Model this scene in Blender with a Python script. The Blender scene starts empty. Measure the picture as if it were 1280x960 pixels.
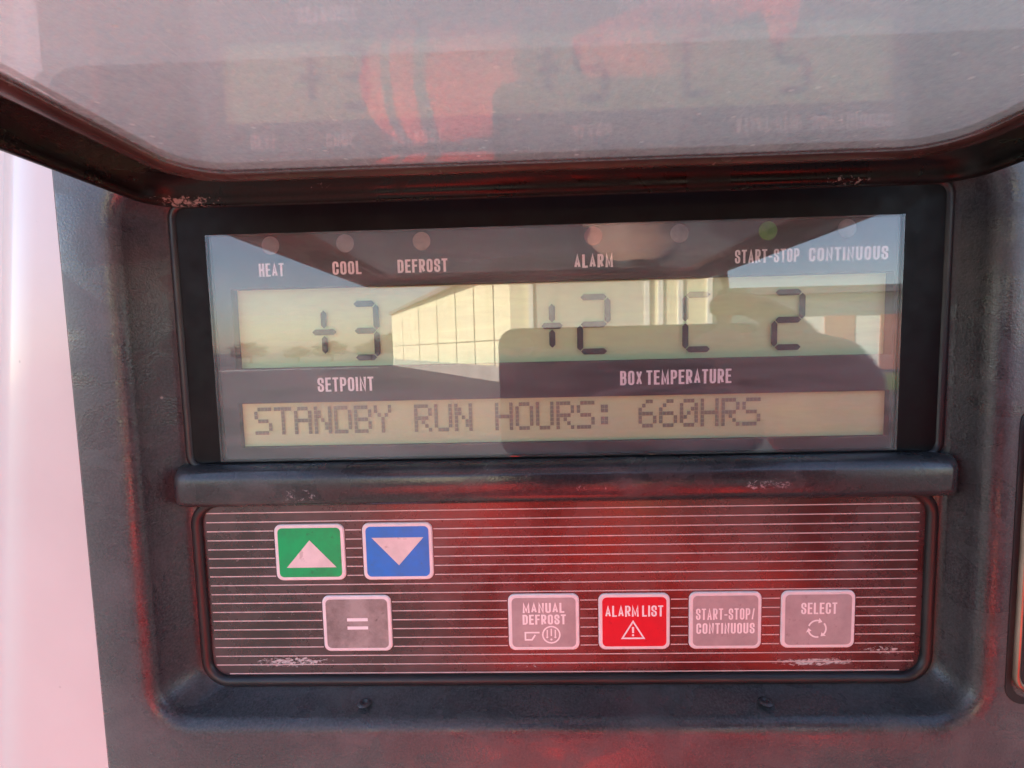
import bpy, bmesh, math, random
from math import radians, sin, cos, pi
from mathutils import Vector, Matrix

random.seed(7)
sc = bpy.context.scene
COL = sc.collection
MM = 0.001

# ------------------------------------------------------------------ camera
# world: X right along the panel, Y into the panel, Z up; the origin is the point of the
# display's glass plane straight in front of the lens
D_CAM = 0.138
RM = ((0.99940981, 0.02173926, -0.02659763),
      (-0.02374145, 0.99671465, -0.07743543),
      (0.02482686, 0.07802119, 0.99664252))      # camera (right, up, forward) -> (X, Z, Y)
cam_data = bpy.data.cameras.new('camera')
cam_data.sensor_width = 36.0
cam_data.lens = 600.0 / 1280.0 * 36.0
cam_data.clip_start = 0.002
cam_data.clip_end = 3000
cam = bpy.data.objects.new('camera', cam_data)
COL.objects.link(cam)
right = Vector((RM[0][0], RM[2][0], RM[1][0]))
up = Vector((RM[0][1], RM[2][1], RM[1][1]))
fwd = Vector((RM[0][2], RM[2][2], RM[1][2]))
cam.matrix_world = Matrix(((right.x, up.x, -fwd.x, 0),
                           (right.y, up.y, -fwd.y, -D_CAM),
                           (right.z, up.z, -fwd.z, 0), (0, 0, 0, 1)))
sc.camera = cam

# ------------------------------------------------------------------ sky, sun, exposure
SUN_EL = radians(42)
SUN_AZ = radians(-62)       # from +Y towards +X; negative = from the left, a little behind the panel
world = bpy.data.worlds.new('World')
sc.world = world
world.use_nodes = True
wn = world.node_tree
wn.nodes.clear()
w_out = wn.nodes.new('ShaderNodeOutputWorld')
w_bg = wn.nodes.new('ShaderNodeBackground')
w_sky = wn.nodes.new('ShaderNodeTexSky')
w_sky.sky_type = 'NISHITA'
w_sky.sun_disc = False
w_sky.sun_elevation = SUN_EL
w_sky.sun_rotation = SUN_AZ
w_sky.dust_density = 1.0
w_sky.air_density = 1.0
w_bg.inputs['Strength'].default_value = 0.085
wn.links.new(w_sky.outputs[0], w_bg.inputs['Color'])
wn.links.new(w_bg.outputs[0], w_out.inputs['Surface'])

sun_data = bpy.data.lights.new('sun', 'SUN')
sun_data.energy = 5.0
sun_data.angle = radians(0.5)
sun_data.color = (1.0, 0.93, 0.81)
sun = bpy.data.objects.new('sun', sun_data)
COL.objects.link(sun)
sun_dir = Vector((sin(SUN_AZ) * cos(SUN_EL), cos(SUN_AZ) * cos(SUN_EL), sin(SUN_EL)))
sun.rotation_euler = sun_dir.to_track_quat('Z', 'Y').to_euler()

sc.view_settings.view_transform = 'Standard'
sc.view_settings.look = 'None'
sc.view_settings.gamma = 1.0
sc.view_settings.exposure = 2.6
sc.cycles.max_bounces = 14
sc.cycles.glossy_bounces = 6
sc.cycles.diffuse_bounces = 5
sc.cycles.transparent_max_bounces = 24
sc.cycles.caustics_reflective = False
sc.cycles.caustics_refractive = False
sc.cycles.use_denoising = True

# ------------------------------------------------------------------ helpers: objects
def link(o, parent=None):
    COL.objects.link(o)
    if parent is not None:
        o.parent = parent
        base = parent
        off = Vector((0, 0, 0))
        while base is not None:
            off += base.location
            base = base.parent
        o.location = -off if o.type == 'MESH' else o.location
    return o

def thing(name, label, cat, loc=(0, 0, 0), group=None, kind=None):
    o = bpy.data.objects.new(name, None)
    o.location = loc
    o.empty_display_size = 0.05
    COL.objects.link(o)
    o['label'] = label
    o['category'] = cat
    if group: o['group'] = group
    if kind: o['kind'] = kind
    return o

class MB:
    """collects vertices (metres, world) and faces and links them as ONE mesh object"""
    def __init__(self):
        self.v = []; self.f = []; self.s = []
    def add(self, verts, faces, smooth=False):
        n = len(self.v)
        self.v += [tuple(p) for p in verts]
        for f in faces:
            self.f.append(tuple(i + n for i in f)); self.s.append(smooth)
    def box(self, x0, x1, y0, y1, z0, z1):
        v = [(x0,y0,z0),(x1,y0,z0),(x1,y1,z0),(x0,y1,z0),(x0,y0,z1),(x1,y0,z1),(x1,y1,z1),(x0,y1,z1)]
        self.add(v, [(0,3,2,1),(4,5,6,7),(0,1,5,4),(1,2,6,5),(2,3,7,6),(3,0,4,7)])
    def loft(self, rings, closed=True, cap0=False, cap1=False, smooth=True):
        n = len(rings[0]); v = [p for r in rings for p in r]; f = []
        for i in range(len(rings) - 1):
            for j in range(n if closed else n - 1):
                k = (j + 1) % n
                f.append((i*n + j, i*n + k, (i+1)*n + k, (i+1)*n + j))
        self.add(v, f, smooth)
        base = len(self.v) - len(v)
        if cap0: self.f.append(tuple(base + j for j in reversed(range(n)))); self.s.append(False)
        if cap1: self.f.append(tuple(base + (len(rings)-1)*n + j for j in range(n))); self.s.append(False)
    def disc(self, cx, cz, y, r, n=28):
        self.add([(cx + r*cos(2*pi*i/n), y, cz + r*sin(2*pi*i/n)) for i in range(n)], [tuple(range(n))])
    def build(self, name, mat, parent=None, mods=None):
        me = bpy.data.meshes.new(name)
        me.from_pydata(self.v, [], self.f)
        me.polygons.foreach_set('use_smooth', self.s)
        me.validate()
        me.materials.append(mat)
        o = bpy.data.objects.new(name, me)
        link(o, parent)
        return o

def recalc(o):
    bm = bmesh.new(); bm.from_mesh(o.data)
    bmesh.ops.recalc_face_normals(bm, faces=bm.faces)
    bm.to_mesh(o.data); bm.free()

def bevel(o, w, seg=2, ang=35):
    m = o.modifiers.new('bevel', 'BEVEL'); m.width = w; m.segments = seg
    m.limit_method = 'ANGLE'; m.angle_limit = radians(ang)
    m.harden_normals = False
    return m

def rrect(x0, x1, z0, z1, r, n=6):
    """rounded rectangle outline, counter-clockwise seen from the front (-Y), as (x, z)"""
    pts = []
    for cx, cz, a0 in ((x1-r, z0+r, -90), (x1-r, z1-r, 0), (x0+r, z1-r, 90), (x0+r, z0+r, 180)):
        for i in range(n + 1):
            a = radians(a0 + 90*i/n)
            pts.append((cx + r*cos(a), cz + r*sin(a)))
    return pts

def ring_y(pts, y, s=MM):
    return [(x*s, y*s, z*s) for x, z in pts]

def ring_z(pts, z, s=MM):
    return [(x*s, y*s, z*s) for x, y in pts]

# ------------------------------------------------------------------ helpers: materials
class NT:
    def __init__(self, name):
        self.m = bpy.data.materials.new(name); self.m.use_nodes = True
        self.t = self.m.node_tree; self.t.nodes.clear()
        self.out = self.n('ShaderNodeOutputMaterial')
    def n(self, t, **kw):
        nd = self.t.nodes.new(t)
        for k, v in kw.items(): setattr(nd, k, v)
        return nd
    def l(self, a, b): self.t.links.new(a, b)
    def val(self, sock, v):
        if hasattr(v, 'is_linked') or isinstance(v, bpy.types.NodeSocket): self.l(v, sock)
        else: sock.default_value = v
    def coord(self, scale=(1,1,1), rot=(0,0,0)):
        tc = self.n('ShaderNodeTexCoord'); mp = self.n('ShaderNodeMapping')
        mp.inputs['Scale'].default_value = scale; mp.inputs['Rotation'].default_value = rot
        self.l(tc.outputs['Object'], mp.inputs['Vector'])
        return mp.outputs[0]
    def noise(self, vec, scale, detail=4, rough=0.55, dist=0.0):
        nd = self.n('ShaderNodeTexNoise')
        nd.inputs['Scale'].default_value = scale; nd.inputs['Detail'].default_value = detail
        nd.inputs['Roughness'].default_value = rough; nd.inputs['Distortion'].default_value = dist
        self.l(vec, nd.inputs['Vector'])
        return nd.outputs['Fac']
    def ramp(self, f, lo, hi, a=0.0, b=1.0):
        mr = self.n('ShaderNodeMapRange'); mr.clamp = True
        self.l(f, mr.inputs['Value'])
        mr.inputs['From Min'].default_value = lo; mr.inputs['From Max'].default_value = hi
        mr.inputs['To Min'].default_value = a; mr.inputs['To Max'].default_value = b
        return mr.outputs[0]
    def math(self, op, a, b=None):
        m = self.n('ShaderNodeMath', operation=op)
        self.val(m.inputs[0], a)
        if b is not None: self.val(m.inputs[1], b)
        return m.outputs[0]
    def mix(self, f, a, b):
        m = self.n('ShaderNodeMix', data_type='RGBA')
        self.val(m.inputs[0], f)
        for s, c in ((m.inputs[6], a), (m.inputs[7], b)):
            if isinstance(c, bpy.types.NodeSocket): self.l(c, s)
            else: s.default_value = (*c, 1.0)
        return m.outputs[2]
    def principled(self, color, rough=0.5, spec=0.5, metal=0.0, coat=0.0, bump=None, bstr=0.2, bdist=0.0005):
        p = self.n('ShaderNodeBsdfPrincipled')
        if isinstance(color, bpy.types.NodeSocket): self.l(color, p.inputs['Base Color'])
        else: p.inputs['Base Color'].default_value = (*color, 1)
        self.val(p.inputs['Roughness'], rough)
        p.inputs['Specular IOR Level'].default_value = spec
        p.inputs['Metallic'].default_value = metal
        p.inputs['Coat Weight'].default_value = coat
        p.inputs['Coat Roughness'].default_value = 0.06
        if bump is not None:
            b = self.n('ShaderNodeBump'); b.inputs['Strength'].default_value = bstr
            b.inputs['Distance'].default_value = bdist
            self.l(bump, b.inputs['Height']); self.l(b.outputs[0], p.inputs['Normal'])
        self.l(p.outputs[0], self.out.inputs['Surface'])
        return p

def plain(name, color, rough=0.5, spec=0.5, var=0.25, scale=60.0, bstr=0.0, metal=0.0, coat=0.0, bdist=0.0005):
    t = NT(name); c = t.coord()
    n = t.noise(c, scale, 5)
    f = t.ramp(n, 0.3, 0.7)
    col = t.mix(f, tuple(x*(1-var) for x in color), tuple(min(1, x*(1+var)) for x in color))
    r = t.ramp(t.noise(c, scale*2.3, 3), 0.3, 0.7, max(0.02, rough*0.82), min(1, rough*1.18))
    t.principled(col, r, spec, metal, coat, bump=t.noise(c, scale*4, 3) if bstr else None, bstr=bstr, bdist=bdist)
    return t.m

def fresnel_abs(t, r0):
    """Schlick reflectance from |cos|, the same for both faces of a thin sheet"""
    g = t.n('ShaderNodeNewGeometry')
    d = t.n('ShaderNodeVectorMath', operation='DOT_PRODUCT')
    t.l(g.outputs['Incoming'], d.inputs[0]); t.l(g.outputs['Normal'], d.inputs[1])
    c = t.math('ABSOLUTE', d.outputs['Value'])
    p = t.math('POWER', t.math('SUBTRACT', 1.0, c), 5.0)
    return t.math('ADD', t.math('MULTIPLY', p, 1.0 - r0), r0)

def clear_sheet(name, r0, rough, tint, dust_color, dust_lo, dust_hi, streak, speck=0.0, translucent=0.35):
    t = NT(name)
    c = t.coord(streak)
    n1 = t.noise(c, 30.0, 6, 0.65, 0.4)
    c2 = t.coord()
    n2 = t.noise(c2, 18.0, 4)
    d = t.ramp(t.math('ADD', t.math('MULTIPLY', n1, 0.6), t.math('MULTIPLY', n2, 0.4)), 0.35, 0.68, dust_lo, dust_hi)
    if speck > 0.2:
        fine = t.noise(c2, 900.0, 3, 0.7)
        hair = t.noise(t.coord((9.0, 1.0, 1.0), (0, 0, 0.5)), 160.0, 3, 0.6)
        d = t.math('ADD', d, t.math('ADD', t.ramp(fine, 0.3, 0.7, -0.10, 0.10), t.ramp(hair, 0.60, 0.72, 0.0, 0.10)))
        v = t.n('ShaderNodeTexVoronoi'); v.inputs['Scale'].default_value = 260.0
        t.l(c2, v.inputs['Vector'])
        s = t.ramp(v.outputs['Distance'], 0.07, 0.17, speck, 0.0)
        gate = t.ramp(t.noise(c2, 90.0, 2), 0.47, 0.55)
        d = t.math('MINIMUM', t.math('ADD', d, t.math('MULTIPLY', s, gate)), 0.95)
    tr = t.n('ShaderNodeBsdfTransparent'); tr.inputs['Color'].default_value = (*tint, 1)
    gl = t.n('ShaderNodeBsdfGlossy'); gl.inputs['Color'].default_value = (1, 1, 1, 1)
    r = t.ramp(n1, 0.3, 0.75, rough*0.6, rough*1.5)
    t.l(r, gl.inputs['Roughness'])
    df = t.n('ShaderNodeBsdfDiffuse'); df.inputs['Color'].default_value = (*dust_color, 1)
    tl = t.n('ShaderNodeBsdfTranslucent'); tl.inputs['Color'].default_value = (*dust_color, 1)
    md = t.n('ShaderNodeMixShader'); md.inputs[0].default_value = translucent
    t.l(df.outputs[0], md.inputs[1]); t.l(tl.outputs[0], md.inputs[2])
    m1 = t.n('ShaderNodeMixShader'); t.l(d, m1.inputs[0])
    t.l(tr.outputs[0], m1.inputs[1]); t.l(md.outputs[0], m1.inputs[2])
    m2 = t.n('ShaderNodeMixShader'); t.l(fresnel_abs(t, r0), m2.inputs[0])
    t.l(m1.outputs[0], m2.inputs[1]); t.l(gl.outputs[0], m2.inputs[2])
    t.l(m2.outputs[0], t.out.inputs['Surface'])
    return t.m

def scuffs(t, spots, scale=620.0, sq=2.4):
    """white scuff marks scattered inside soft ellipses (x, z, rx, rz, threshold) in metres"""
    sep = t.n('ShaderNodeSeparateXYZ'); tc = t.n('ShaderNodeTexCoord'); t.l(tc.outputs['Object'], sep.inputs[0])
    fine = t.noise(t.coord((1.0, 1.0, sq)), scale, 5, 0.7, 0.6)
    total = None
    for x, z, rx, rz, g in spots:
        dx = t.math('POWER', t.math('DIVIDE', t.math('SUBTRACT', sep.outputs[0], x), rx), 2.0)
        dz = t.math('POWER', t.math('DIVIDE', t.math('SUBTRACT', sep.outputs[2], z), rz), 2.0)
        fall = t.ramp(t.math('ADD', dx, dz), 0.1, 1.3, 0.17, -0.35)
        s = t.ramp(t.math('ADD', fine, fall), g, g + 0.09)
        total = s if total is None else t.math('MAXIMUM', total, s)
    return total

# bezel plastic: fine grain, pale dust in soft patches
def plastic(name, color, rough, grain=1.0, dust=0.35, spec=0.5, face=False, marks=None):
    t = NT(name); c = t.coord()
    n = t.noise(c, 26.0, 6, 0.6)
    n2 = t.noise(c, 140.0, 4, 0.6)
    f = t.math('MULTIPLY', t.ramp(n, 0.42, 0.72), t.ramp(n2, 0.35, 0.7))
    col = t.mix(t.math('MULTIPLY', f, dust), color, (0.22, 0.20, 0.19))
    spk = t.n('ShaderNodeTexVoronoi'); spk.inputs['Scale'].default_value = 190.0
    t.l(c, spk.inputs['Vector'])
    sp = t.math('MULTIPLY', t.ramp(spk.outputs['Distance'], 0.05, 0.09, 1.0, 0.0), t.ramp(t.noise(c, 45.0, 2), 0.62, 0.66))
    col = t.mix(t.math('MULTIPLY', sp, 0.7), col, (0.5, 0.48, 0.45))
    wet = t.ramp(t.noise(t.coord((1.0, 1.0, 1.6)), 38.0, 5, 0.6, 1.0), 0.44, 0.56, 0.55, 1.15)
    r = t.math('MULTIPLY', t.ramp(n2, 0.3, 0.7, rough*0.85, min(1, rough*1.2)), wet)
    if marks:
        col = t.mix(t.math('MULTIPLY', scuffs(t, marks, 800.0, 1.2), 0.6), col, (0.5, 0.47, 0.46))
    grain_n = t.noise(c, 1500.0, 3, 0.7)
    col = t.mix(t.ramp(grain_n, 0.35, 0.68, 0.0, 0.55*grain), col, (0.10, 0.095, 0.10))
    if face:
        tc = t.n('ShaderNodeTexCoord'); sp_ = t.n('ShaderNodeSeparateXYZ'); t.l(tc.outputs['Object'], sp_.inputs[0])
        face_lit = t.math('MULTIPLY', t.ramp(sp_.outputs[1], -0.0122, -0.0117, 1.0, 0.0), t.ramp(n, 0.3, 0.7, 0.10, 0.26))
        col = t.mix(face_lit, col, (0.26, 0.24, 0.25))  # outer face painted lighter, standing in for the light it catches
    t.principled(col, r, spec, bump=t.noise(c, 1700.0, 2, 0.5), bstr=0.30*grain, bdist=0.0003)
    return t.m

M = {}
M['bezel'] = plastic('bezel_plastic', (0.026, 0.024, 0.026), 0.36, face=True)
M['frame'] = plastic('cover_frame_plastic', (0.006, 0.005, 0.005), 0.40, 0.1, 0.03, 0.22, marks=((-0.084, 0.0385, 0.012, 0.0025, 0.64), (0.080, 0.0385, 0.010, 0.002, 0.70), (-0.05, 0.041, 0.008, 0.003, 0.78)))
M['bar'] = plastic('divider_plastic', (0.024, 0.021, 0.023), 0.30, 0.5, 0.5, marks=((-0.064, -0.0405, 0.010, 0.004, 0.70), (0.066, -0.0395, 0.013, 0.003, 0.68), (0.018, -0.0400, 0.014, 0.003, 0.76), (-0.02, -0.043, 0.02, 0.002, 0.78)))
M['rim'] = plain('cover_rim_plastic', (0.075, 0.042, 0.038), 0.25, var=0.3)
M['gasket'] = plain('rubber_gasket', (0.020, 0.016, 0.017), 0.42, var=0.3)
M['border'] = plain('window_border', (0.006, 0.005, 0.005), 0.55, 0.18, var=0.4, scale=90)
M['groove'] = plain('dark_groove', (0.008, 0.008, 0.009), 0.6)
M['mask'] = plain('display_mask', (0.022, 0.019, 0.024), 0.5, var=0.15)
M['board'] = plain('display_back', (0.02, 0.02, 0.02), 0.7)
M['print'] = plain('pink_white_print', (0.95, 0.88, 0.90), 0.45, var=0.04, scale=500)
M['stripe'] = plain('silver_stripe', (0.60, 0.50, 0.48), 0.4, var=0.2, scale=200)
M['button_white'] = plain('button_border', (0.82, 0.74, 0.74), 0.38, var=0.06, scale=300)
M['legend'] = plain('button_legend', (0.92, 0.86, 0.86), 0.38, var=0.05, scale=400)

def grimy(name, color, dirt, rough=0.36, k=0.55):
    t = NT(name); c = t.coord()
    n = t.noise(c, 110.0, 6, 0.7); n2 = t.noise(c, 420.0, 3, 0.6)
    f = t.math('ADD', t.ramp(n, 0.40, 0.66, 0, k), t.ramp(n2, 0.64, 0.70, 0, 0.5))
    col = t.mix(f, color, dirt)
    t.principled(col, t.ramp(n, 0.3, 0.7, rough*0.8, rough*1.3), 0.5)
    return t.m
M['green'] = grimy('green_face', (0.004, 0.45, 0.13), (0.02, 0.22, 0.08))
M['blue'] = grimy('blue_face', (0.010, 0.22, 0.72), (0.04, 0.16, 0.40))
M['grey'] = grimy('grey_face', (0.37, 0.325, 0.305), (0.15, 0.125, 0.115), k=0.8)
M['pinkgrey'] = grimy('pale_grey_face', (0.45, 0.385, 0.385), (0.29, 0.235, 0.235), k=0.5)
M['red'] = grimy('red_face', (0.72, 0.012, 0.030), (0.5, 0.012, 0.03), k=0.3)
M['arrow'] = grimy('arrow_print', (0.80, 0.70, 0.68), (0.42, 0.34, 0.32), k=0.35)
M['lcd'] = plain('lcd_reflector', (0.58, 0.80, 0.44), 0.55, var=0.05, scale=40)
M['lcd2'] = plain('text_lcd_reflector', (0.64, 0.72, 0.38), 0.55, var=0.06, scale=40)
M['segment'] = plain('lcd_segment', (0.008, 0.009, 0.016), 0.5, var=0.1)
M['dot'] = plain('lcd_dot', (0.24, 0.24, 0.15), 0.5, var=0.1)
M['lamp'] = plain('indicator_lens', (0.22, 0.22, 0.22), 0.35, var=0.2, scale=400)
M['lampred'] = plain('indicator_red', (0.30, 0.13, 0.13), 0.35, var=0.2, scale=400)
M['lampgreen'] = plain('indicator_green', (0.08, 0.26, 0.04), 0.35, var=0.2, scale=400)
M['lampamber'] = plain('indicator_amber', (0.27, 0.21, 0.17), 0.35, var=0.2, scale=400)
M['glass'] = clear_sheet('display_glass', 0.055, 0.008, (0.98, 0.98, 0.975), (0.75, 0.72, 0.74), 0.02, 0.15, (1.0, 1.0, 7.0), 0.10, 0.2)
M['pane'] = clear_sheet('cover_pane', 0.15, 0.025, (0.86, 0.85, 0.83), (0.93, 0.91, 0.79), 0.44, 0.62, (2.0, 1.0, 1.0), 0.4, 0.55)
M['metal'] = plain('worn_bronze_rim', (0.33, 0.24, 0.19), 0.35, metal=0.9, var=0.3)

# membrane keypad: dark maroon glossy film with white scuffs where cleaning has worn it
def keypad_material():
    t = NT('keypad_membrane'); c = t.coord()
    n = t.noise(c, 55.0, 6, 0.65); n2 = t.noise(c, 15.0, 3)
    col = t.mix(t.ramp(n2, 0.35, 0.7), (0.030, 0.010, 0.011), (0.048, 0.015, 0.017))
    col = t.mix(t.math('MULTIPLY', t.ramp(n, 0.40, 0.75), 0.34), col, (0.20, 0.15, 0.155))
    total = scuffs(t, ((-0.073, -0.0945, 0.019, 0.0026, 0.62), (0.084, -0.0955, 0.018, 0.0019, 0.58),
                       (0.104, -0.0920, 0.010, 0.0028, 0.68), (0.0, -0.0962, 0.012, 0.0012, 0.75),
                       (-0.086, -0.060, 0.008, 0.010, 0.80), (0.100, -0.080, 0.012, 0.008, 0.79), (-0.075, -0.080, 0.012, 0.006, 0.80), (0.0, -0.068, 0.09, 0.022, 0.83), (0.05, -0.058, 0.05, 0.010, 0.82)))
    col = t.mix(t.math('MULTIPLY', total, 0.85), col, (0.62, 0.60, 0.58))
    r = t.ramp(n, 0.3, 0.75, 0.20, 0.36)
    r = t.math('ADD', r, t.math('MULTIPLY', total, 0.4))
    p = t.principled(col, r, 0.9)
    p.inputs['IOR'].default_value = 1.5
    return t.m
M['keypad'] = keypad_material()

# ------------------------------------------------------------------ stroke lettering
def arc(cx, cy, rx, ry, a0, a1, n=6):
    return [(cx + rx*cos(radians(a0 + (a1-a0)*i/n)), cy + ry*sin(radians(a0 + (a1-a0)*i/n))) for i in range(n + 1)]
def bowl(x0, y0, x1, y1, r, ry):
    """right-hand bowl from the stem top round to the stem bottom"""
    return [(x0, y1)] + arc(x1-r, y1-ry, r, ry, 90, 0, 4) + arc(x1-r, y0+ry, r, ry, 0, -90, 4) + [(x0, y0)]
RX, RY = 0.42, 0.17
O_ = arc(1-RX, 1-RY, RX, RY, 0, 90, 4) + arc(RX, 1-RY, RX, RY, 90, 180, 4) + arc(RX, RY, RX, RY, 180, 270, 4) + arc(1-RX, RY, RX, RY, 270, 360, 4)
O_ = O_ + [O_[0]]
C_ = [(1, .68)] + arc(1-RX, 1-RY, RX, RY, 0, 90, 4) + arc(RX, 1-RY, RX, RY, 90, 180, 4) + arc(RX, RY, RX, RY, 180, 270, 4) + arc(1-RX, RY, RX, RY, 270, 360, 4) + [(1, .32)]
S_ = [(1, .70)] + arc(1-RX, 1-RY, RX, RY, 0, 90, 4) + arc(RX, 1-RY, RX, RY, 90, 180, 4) + [(0, .68), (.12, .58), (.88, .42), (1, .32)] + arc(1-RX, RY, RX, RY, 0, -90, 4) + arc(RX, RY, RX, RY, -90, -180, 4) + [(0, .30)]
GL = {
 'A': (1.05, [[(0,0),(.5,1),(1,0)], [(.2,.28),(.8,.28)]]),
 'B': (1, [[(0,0),(0,1)], bowl(0,.52,.95,1,.4,.16), bowl(0,0,1,.52,.42,.16)]),
 'C': (1, [C_]), 'D': (1, [[(0,0),(0,1)], bowl(0,0,1,1,.5,.2)]),
 'E': (.85, [[(1,1),(0,1),(0,0),(1,0)], [(0,.52),(.85,.52)]]),
 'F': (.82, [[(1,1),(0,1),(0,0)], [(0,.52),(.85,.52)]]),
 'H': (1, [[(0,0),(0,1)], [(1,0),(1,1)], [(0,.52),(1,.52)]]),
 'I': (.0, [[(.5,0),(.5,1)]]), 'L': (.8, [[(0,1),(0,0),(1,0)]]),
 'M': (1.4, [[(0,0),(0,1),(.5,.12),(1,1),(1,0)]]),
 'N': (1.05, [[(0,0),(0,1),(1,0),(1,1)]]), 'O': (1, [O_]),
 'P': (1, [[(0,0),(0,1)], bowl(0,.44,1,1,.45,.18)]),
 'R': (1, [[(0,0),(0,1)], bowl(0,.46,1,1,.45,.18), [(.5,.46),(1,0)]]),
 'S': (1, [S_]), 'T': (.9, [[(0,1),(1,1)], [(.5,1),(.5,0)]]),
 'U': (1, [[(0,1)] + arc(RX, RY, RX, RY, 180, 270, 4) + arc(1-RX, RY, RX, RY, 270, 360, 4) + [(1,1)]]),
 'X': (1, [[(0,0),(1,1)], [(0,1),(1,0)]]),
 '-': (.5, [[(0,.42),(1,.42)]]), '/': (.6, [[(0,-.05),(1,1.05)]]), ' ': (.25, []),
}
_lift = [0]
def stroke(mb, pts, t, y, s=MM, cap=0.0):
    """polyline (mm) -> a flat mitred ribbon facing -Y"""
    _lift[0] = (_lift[0] + 1) % 7
    yy = (y - 0.004*_lift[0]) * s
    closed = pts[0] == pts[-1] and len(pts) > 2
    pts = list(pts)
    if not closed and cap:
        for i, j in ((0, 1), (-1, -2)):
            d = Vector(pts[i]) - Vector(pts[j])
            if d.length > 1e-6 and min(abs(d.x), abs(d.y)) < 0.12*d.length:
                d.normalize(); pts[i] = (pts[i][0] + d.x*t*cap, pts[i][1] + d.y*t*cap)
    P = [Vector(p) for p in (pts[:-1] if closed else pts)]
    q = [P[0]]
    for p in P[1:]:
        if (p - q[-1]).length > 1e-4: q.append(p)
    P = q; n = len(P); L = []; Rr = []
    for i in range(n):
        a = P[i-1] if (closed or i > 0) else None
        b = P[(i+1) % n] if (closed or i < n-1) else None
        d1 = (P[i]-a).normalized() if a is not None else None
        d2 = (b-P[i]).normalized() if b is not None else None
        if d1 is None: d1 = d2
        if d2 is None: d2 = d1
        n1 = Vector((-d1.y, d1.x)); n2 = Vector((-d2.y, d2.x))
        m = n1 + n2
        if m.length < 1e-3: m = n1.copy()
        m.normalize()
        k = min(1.0 / max(0.25, m.dot(n1)), 2.2) * t/2
        L.append(P[i] + m*k); Rr.append(P[i] - m*k)
    v = [(p.x*s, yy, p.y*s) for p in L] + [(p.x*s, yy, p.y*s) for p in Rr]
    f = []
    for i in range(n if closed else n-1):
        j = (i+1) % n
        f.append((i, n+i, n+j, j))
    mb.add(v, f)

KX = 1.25
def text(mb, s, x0, x1, z0, h, y, t=None, gap=0.40):
    t = min(t or 0.19*h, 0.335*(x1 - x0)/len(s))
    th = t/KX
    adv = [GL[c][0] for c in s]
    nI = sum(1 for c in s if c == 'I')
    # total = sum(adv)*w + gaps + stem of every I ; w = centre-line width of a letter
    g = gap*t*1.6
    fixed = sum((t if c != ' ' else 0) for c in s) + g*(len(s)-1)
    w = max(0.05, (x1 - x0 - fixed) / max(0.01, sum(adv)))
    x = x0
    for c, a in zip(s, adv):
        ww = a*w
        for pl in GL[c][1]:
            n0 = len(mb.v)
            k = KX if c not in 'X/' else 1.0
            stroke(mb, [((x + t/2 + px*ww)/k if a else (x + t/2)/k, z0 + th/2 + pz*(h - th)) for px, pz in pl], th, y, cap=0.5)
            mb.v[n0:] = [(vx*k, vy, vz) for vx, vy, vz in mb.v[n0:]]
        x += ww + (t if c != ' ' else 0) + g

# 5x7 dot letters
DOTS = {
'S':("01111","10000","10000","01110","00001","00001","11110"),'T':("11111","00100","00100","00100","00100","00100","00100"),
'A':("01110","10001","10001","11111","10001","10001","10001"),'N':("10001","11001","11001","10101","10011","10011","10001"),
'D':("11110","10001","10001","10001","10001","10001","11110"),'B':("11110","10001","10001","11110","10001","10001","11110"),
'Y':("10001","10001","01010","00100","00100","00100","00100"),'R':("11110","10001","10001","11110","10100","10010","10001"),
'U':("10001","10001","10001","10001","10001","10001","01110"),'H':("10001","10001","10001","11111","10001","10001","10001"),
'O':("01110","10001","10001","10001","10001","10001","01110"),':':("00000","01100","01100","00000","01100","01100","00000"),
'6':("00110","01000","10000","11110","10001","10001","01110"),'0':("01110","10001","10011","10101","11001","10001","01110")}

# ================================================================== CONTROL PANEL
panel = thing('control_panel', 'dark refrigeration control panel with a display above a red-tinged striped keypad', 'control panel', (0, 0.008, -0.127))

# ---- bezel: tray with soft lip, drafted recess walls and a floor
b = MB()
outer = lambda g: rrect(-122.7+g, 186-g, -127+g, 74.7-g, 9-g*0.5, 8)
lip = lambda g: rrect(-106.8-g, 121.0+g, -104.4-g, 45+g, 10+g, 8)
inn = lambda g: rrect(-100.9+g, 118.6-g, -100.8+g, 43.5-g, 8, 8)
rings = [ring_y(outer(0), 14), ring_y(outer(0), -10.8), ring_y(outer(0.35), -11.6), ring_y(outer(1.2), -12.0)]
for k, (g, y) in enumerate(((5.2, -12.0), (3.4, -11.85), (2.0, -11.3), (0.9, -10.3), (0.2, -8.9), (0.0, -7.2))):
    rings.append(ring_y(lip(g), y))
rings += [ring_y(inn(-1.2), -1.4), ring_y(inn(-0.5), -0.2), ring_y(inn(0.8), 0.4), ring_y(inn(3), 0.5), ring_y(inn(3.2), 9.0)]
b.loft(rings)
bez = b.build('bezel', M['bezel'], panel)
# moulded bosses in the recess floor
for bx in (-49.0, 67.0):
    mb = MB()
    n = 20
    prof = [(2.0, 0.0), (1.6, 0.35), (1.2, 0.5), (0.8, 0.4), (0.6, 0.0), (0.01, -0.05)]
    mb.loft([[((bx + r*cos(2*pi*i/n))*MM, (-6.2 + 1.0*r*sin(2*pi*i/n))*MM, (-103.1 + h)*MM) for i in range(n)] for r, h in prof])
    mb.build('boss', M['bezel'], panel)

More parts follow.
